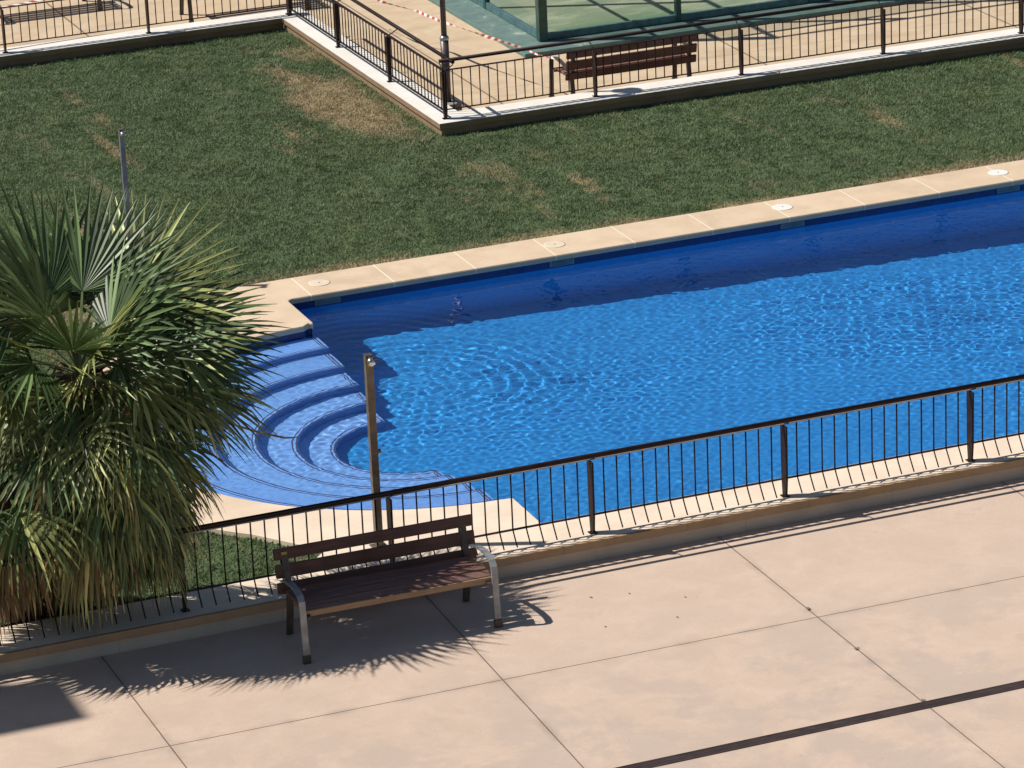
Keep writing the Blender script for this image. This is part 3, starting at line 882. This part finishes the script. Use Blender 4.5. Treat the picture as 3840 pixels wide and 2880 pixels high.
def frond(heart, az, el, petl, size, mat, droop, roll=0.0, spread=115, nl=27, sag=.3, hub=None):
    """az/el: direction of the leaf stalk; droop: bending of leaflets; roll: turn of the fan about its axis"""
    d = Vector((math.cos(az)*math.cos(el), math.sin(az)*math.cos(el), math.sin(el)))
    pts = [heart+d*.03]
    n = 6; cur = heart.copy(); dd = d.copy()
    for i in range(n):
        dd = (dd+Vector((0, 0, -sag/n))).normalized(); cur = cur+dd*petl/n; pts.append(cur.copy())
    b = MB()
    side0 = dd.cross(Vector((0, 0, 1)))
    if side0.length < .1: side0 = Vector((-math.sin(az), math.cos(az), 0))
    side0.normalize()
    b.bar(pts, [.034]+[.024]*(n-1)+[.016], [.014]+[.010]*(n-1)+[.008], side0, mi=1)
    H = pts[-1]
    nrm = side0.cross(dd).normalized()
    R_ = Matrix.Rotation(roll, 3, dd); side = R_ @ side0; nrm = R_ @ nrm
    bm = b.bm
    for k in range(nl):
        phi = math.radians(-spread+2*spread*k/(nl-1)+RNG.uniform(-1.5, 1.5))
        c, s = math.cos(phi), math.sin(phi)
        L = size*(.62+.38*max(0, math.cos(phi*.62)))*RNG.uniform(.90, 1.06)
        dr = dd*c+side*s
        t_ = nrm.cross(dr).normalized()
        dphi = math.radians(2*spread/(nl-1))
        prev = None; p = H+dr*.01; q = dr.copy()
        ns = 6; fold = RNG.uniform(.25, .6)
        dk = droop*RNG.uniform(.7, 1.3); brk = RNG.random() < min(.5, droop*.28); tw = RNG.uniform(-.5, .5)*min(1, droop)
        for i in range(ns+1):
            f = i/ns; r = .01+L*f
            w = min(2*r*math.sin(dphi/2)*1.02, size*.050)*(1.0 if f < .5 else max(.04, (1-f)/.5)**.8)
            tt = (t_*math.cos(tw*f)+nrm*math.sin(tw*f))
            lift = nrm*(w*.5*fold)
            row = [bm.verts.new(p-tt*w/2+lift), bm.verts.new(p), bm.verts.new(p+tt*w/2+lift)]
            if prev:
                for a in (0, 1):
                    fc = bm.faces.new((prev[a], prev[a+1], row[a+1], row[a]))
            prev = row
            g = dk*(f**1.6)*2.4/ns
            if brk and f > .5: g += .5
            q = (q+Vector((0, 0, -g))).normalized()
            p = p+q*L/ns
    o = b.build('frond', [mat, M_PETIOLE if mat in (M_LEAF, M_LEAFY) else M_STALK], palm)
    o.location = -PALM
    return o

rad = math.radians
h0, h1 = HEARTS
# fans that carry the silhouette (azimuth 0 = along the railing to the right, -90 = towards the camera)
for az, el, pl, sz, m, dp, roll, sp in (
    (112, 66, .70, 1.04, M_LEAF, .05, -.25, 88), (165, 54, .75, 1.04, M_LEAF, .06, -.35, 92), (62, 66, .70, 1.0, M_LEAF, .05, .1, 88),
    (26, 46, .88, 1.05, M_LEAFY, .08, .35, 98), (6, 34, .82, .98, M_LEAF, .10, .35, 100), (-6, 30, .74, .92, M_LEAFY, .14, .45, 104),
    (-62, 56, .30, .84, M_LEAFY, .18, .5, 104), (140, 66, .55, .92, M_LEAFY, .07, -.3, 100), (36, 60, .66, .95, M_LEAF, .06, .3, 100),
    (184, 32, .8, .98, M_LEAF, .12, -.4, 104), (-4, 14, .88, .90, M_LEAF, .34, .4, 100), (14, 18, 1.02, .98, M_LEAF, .32, .35, 100),
    (-32, 4, .50, .80, M_LEAFY, .36, .45, 98), (-118, 64, .30, .84, M_LEAF, .16, -.3, 104), (-172, 14, .66, .92, M_LEAFY, .2, -.5, 100),
    (-58, -8, .42, .80, M_LEAFY, .55, .3, 96), (-100, -14, .30, .76, M_LEAF, .70, 0, 96), (-136, -12, .34, .78, M_LEAFY, .65, -.3, 96),
    (-80, 20, .22, .74, M_LEAFY, .60, .0, 100), (-40, 30, .38, .80, M_LEAF, .30, .4, 104), (-160, 34, .50, .9, M_LEAF, .24, -.4, 104),
    (-20, 58, .45, .88, M_LEAF, .12, .6, 100), (50, 44, .75, .95, M_LEAF, .14, .2, 100),
    (20, 4, .98, .96, M_LEAF, .45, .35, 100), (2, -6, .98, .92, M_LEAFY, .55, .4, 98), (-10, -4, .84, .88, M_LEAFY, .5, .4, 98), (12, -18, .92, .92, M_LEAF, .7, .2, 96), (-142, 46, .26, .84, M_LEAFY, .2, -.2, 104)):
    frond(h0, rad(az), rad(el), pl, sz, m, dp, roll, sp)
# middle and lower tiers, then the hanging skirt
def tier(heart, n, el0, el1, pl, sz, mats, dp, az0=-200, az1=60, sag=.5, sp=(80, 105), nl=26):
    for i in range(n):
        az = rad(az0+(az1-az0)*(i+RNG.uniform(.1, .9))/n)
        frond(heart+Vector((0, 0, RNG.uniform(-.22, .06))), az, rad(RNG.uniform(el0, el1)), pl*RNG.uniform(.8, 1.15), sz*RNG.uniform(.85, 1.12), RNG.choice(mats), dp*RNG.uniform(.7, 1.3), RNG.uniform(-.7, .7), RNG.uniform(*sp), nl, sag)
tier(h0, 11, -26, -2, .60, .80, [M_LEAF, M_LEAFY, M_LEAFY], .6, -190, 28)
tier(h0+Vector((.05, 0, -.12)), 15, -42, -16, .64, .80, [M_LEAF, M_LEAFY, M_LEAFY, M_LEAFO], 1.1, -185, 36, .6, (66, 92))
tier(h0+Vector((.12, .05, -.34)), 15, -56, -30, .74, .80, [M_LEAFY, M_LEAF, M_LEAFO], 1.6, -180, 50, .7, (52, 76), 22)
tier(h0+Vector((.10, .08, -.66)), 14, -54, -30, .70, .70, [M_LEAFO, M_LEAFY, M_LEAFY, M_LEAFD], 2.0, -180, 50, .8, (46, 68), 20)
tier(h1, 4, 14, 48, .5, .82, [M_LEAF, M_LEAFY], .2, -230, -150)
tier(h1, 6, -40, -10, .48, .76, [M_LEAF, M_LEAFY], 1.0, -220, -10)
tier(h1+Vector((0, .05, -.18)), 8, -60, -38, .48, .66, [M_LEAFO, M_LEAFY, M_LEAFD], 1.9, -210, 0, .8, (46, 68), 20)
# brown flower stalks and dead fibre round the heart
for a0, ln, dz in ((-70, .55, -.15), (-25, .62, -.30), (-115, .5, -.25), (-50, .5, -.5)):
    b = MB(); d0 = Vector((math.cos(rad(a0)), math.sin(rad(a0)), 0)); base = h0+Vector((0, 0, dz)); tip = base+d0*ln+Vector((0, 0, -.12))
    b.tube([base, base+d0*ln*.5+Vector((0, 0, .08)), tip], [.016, .013, .006], 6)
    for k in range(90):
        f = RNG.uniform(.35, 1); p = base.lerp(tip, f)+Vector((0, 0, .08*math.sin(f*3.14)))
        q = p+Vector((RNG.gauss(0, .07), RNG.gauss(0, .07), RNG.gauss(-.06, .06)))
        b.bar([p, q], [.012, .022], [.008, .014], (.3, .8, .2))
    b.build('flower_stalk', M_FLOWER, palm).location = -PALM
b = MB()
for k in range(260):
    a = RNG.uniform(0, 6.28); d0 = Vector((math.cos(a), math.sin(a), 0)); p = h0+Vector((0, 0, RNG.uniform(-1.0, .05)))+d0*RNG.uniform(.08, .2)
    b.bar([p, p+d0*.12+Vector((0, 0, RNG.uniform(-.02, .1))), p+d0*RNG.uniform(.18, .4)+Vector((0, 0, RNG.uniform(-.3, .05)))], [.03, .022, .006], [.008, .006, .003], d0.cross(Vector((0, 0, 1))))
b.build('dead_fibre', M_TRUNK, palm).location = -PALM
b = MB()
b.tube([h0+Vector((.15, -.1, -.2)), Vector((-2.85, -4.55, 1.75)), Vector((-2.45, -4.5, 1.62)), Vector((-2.15, -4.5, 1.47)), Vector((-1.93, -4.5, 1.385)), Vector((-1.80, -4.5, 1.37))], [.009, .008, .009, .011, .009, .003], 8)
b.build('dry_stalk', M_STALK, palm).location = -PALM

# ------------------------------------------------------------------ small litter
for i, (x, y, lab) in enumerate(((.29, -5.98, 'dry curled leaf on the plaza, nearest the bench shadow'), (.62, -6.05, 'pair tip dry leaf on the plaza between bench and joint'),
        (1.02, -6.35, 'small brown leaf farther out on the plaza before the long joint'), (.15, -6.62, 'tiny brown leaf on the plaza just below the armrest shadow'), (.78, -6.72, 'flat dry leaf on the plaza near the cross joint'))):
    b = MB(); s = RNG.uniform(.012, .019)
    bmv = [b.bm.verts.new(p) for p in ((-s, 0, .004), (-.2*s, .5*s, .012), (s, .1*s, .006), (0, -.45*s, .010), (0, 0, .003))]
    for q in ((0, 4, 1), (1, 4, 2), (2, 4, 3), (3, 4, 0)): b.bm.faces.new([bmv[k] for k in q])
    o = b.build('fallen_leaf', M_DRYLEAF); o.location = (x+DX, y+DY, ZP); o.rotation_euler = (0, 0, RNG.uniform(0, 6.28))
    tag(o, lab, 'leaf', 'dry leaves on the plaza')
for x, y, lab in ((1.851, -7.08, 'wilted weed in the joint just behind the joint crossing'), (1.838, -8.02, 'small weed in the joint between crossing and drain'), (1.845, -9.19, 'weed tuft where the joint meets the drain')):
    b = MB()
    for k in range(22):
        a = RNG.uniform(0, 6.28); l = RNG.uniform(.010, .032); d = Vector((math.cos(a), math.sin(a), 0))
        b.bar([Vector((0, 0, .001)), d*l*.5+Vector((0, 0, l*.5)), d*l+Vector((0, 0, l*.35))], [.006, .006, .001], .001, d.cross(Vector((0, 0, 1))))
    o = b.build('weed', M_WEED); o.location = (x+DX, y+DY, ZP+.001); tag(o, lab, 'weed', 'weeds in the paving joints')

# ------------------------------------------------------------------ unseen building wall, added and shaped to throw the corner shadow
def tower():
    z = 11.0; gx, gy = -4.34+DX, -6.37+DY
    x = gx-K[0]*(z-ZP); y0 = gy-K[1]*(z-ZP)
    t = empty('shadow_wall', (x-4, y0+.4, 0)); tag(t, 'unseen thin building wall left of the plaza, shaped to cast the corner shadow', 'building')
    b = MB(); b.bx(-6, 3.95, -.38, .38, ZP, z-.2); b.build('wall', M_RENDER, t)
    b = MB(); b.bx(-6.05, 4.0, -.42, .42, z-.2, z); b.build('cap_slab', M_FOOT, t)
tower()

# ------------------------------------------------------------------ light
sun = bpy.data.lights.new('sun', 'SUN'); sun.energy = 4.2; sun.angle = math.radians(.53); sun.color = (1, .945, .87)
so_ = bpy.data.objects.new('sun', sun); COL.objects.link(so_)
dirv = Vector((K[0], K[1], -1)).normalized()
so_.rotation_euler = dirv.to_track_quat('-Z', 'Y').to_euler(); so_.location = (-20, 10, 30)
sun.cycles.is_caustics_light = True
w = bpy.data.worlds.new('World'); sc.world = w; w.use_nodes = True
nt = w.node_tree; bg = nt.nodes['Background']
sk = nt.nodes.new('ShaderNodeTexSky'); sk.sky_type = 'NISHITA'; sk.sun_disc = False
sk.sun_elevation = math.asin(-dirv.z); sk.sun_rotation = math.atan2(-dirv.x, -dirv.y)
sk.air_density = 1.0; sk.dust_density = .6; sk.ozone_density = 1.2
nt.links.new(sk.outputs[0], bg.inputs[0]); bg.inputs[1].default_value = .05

# ------------------------------------------------------------------ camera
cam = bpy.data.cameras.new('camera'); co = bpy.data.objects.new('camera', cam); COL.objects.link(co)
Rv = Vector((0.9275486940097168, -0.3713055290791762, -0.04225664818820366)); Uv = Vector((0.16242989928496304, 0.2987379135479203, 0.9404106479763572)); Fv = Vector((0.33655601028527976, 0.8791404114726318, -0.33740508125484164))
Mx = Matrix((Rv, Uv, -Fv)).transposed().to_4x4(); Mx.translation = (-11.1483, -34.1725, 12.9052)
co.matrix_world = Mx
cam.sensor_width = 36; cam.sensor_fit = 'HORIZONTAL'; cam.lens = 36*14177.117/3840
cam.clip_end = 3000; cam.clip_start = 1
sc.camera = co
sc.view_settings.view_transform = 'Standard'; sc.view_settings.look = 'None'; sc.view_settings.gamma = 1
sc.view_settings.exposure = 0.3
sc.cycles.caustics_refractive = True
sc.cycles.max_bounces = 12; sc.cycles.transparent_max_bounces = 16
sc.cycles.use_denoising = True
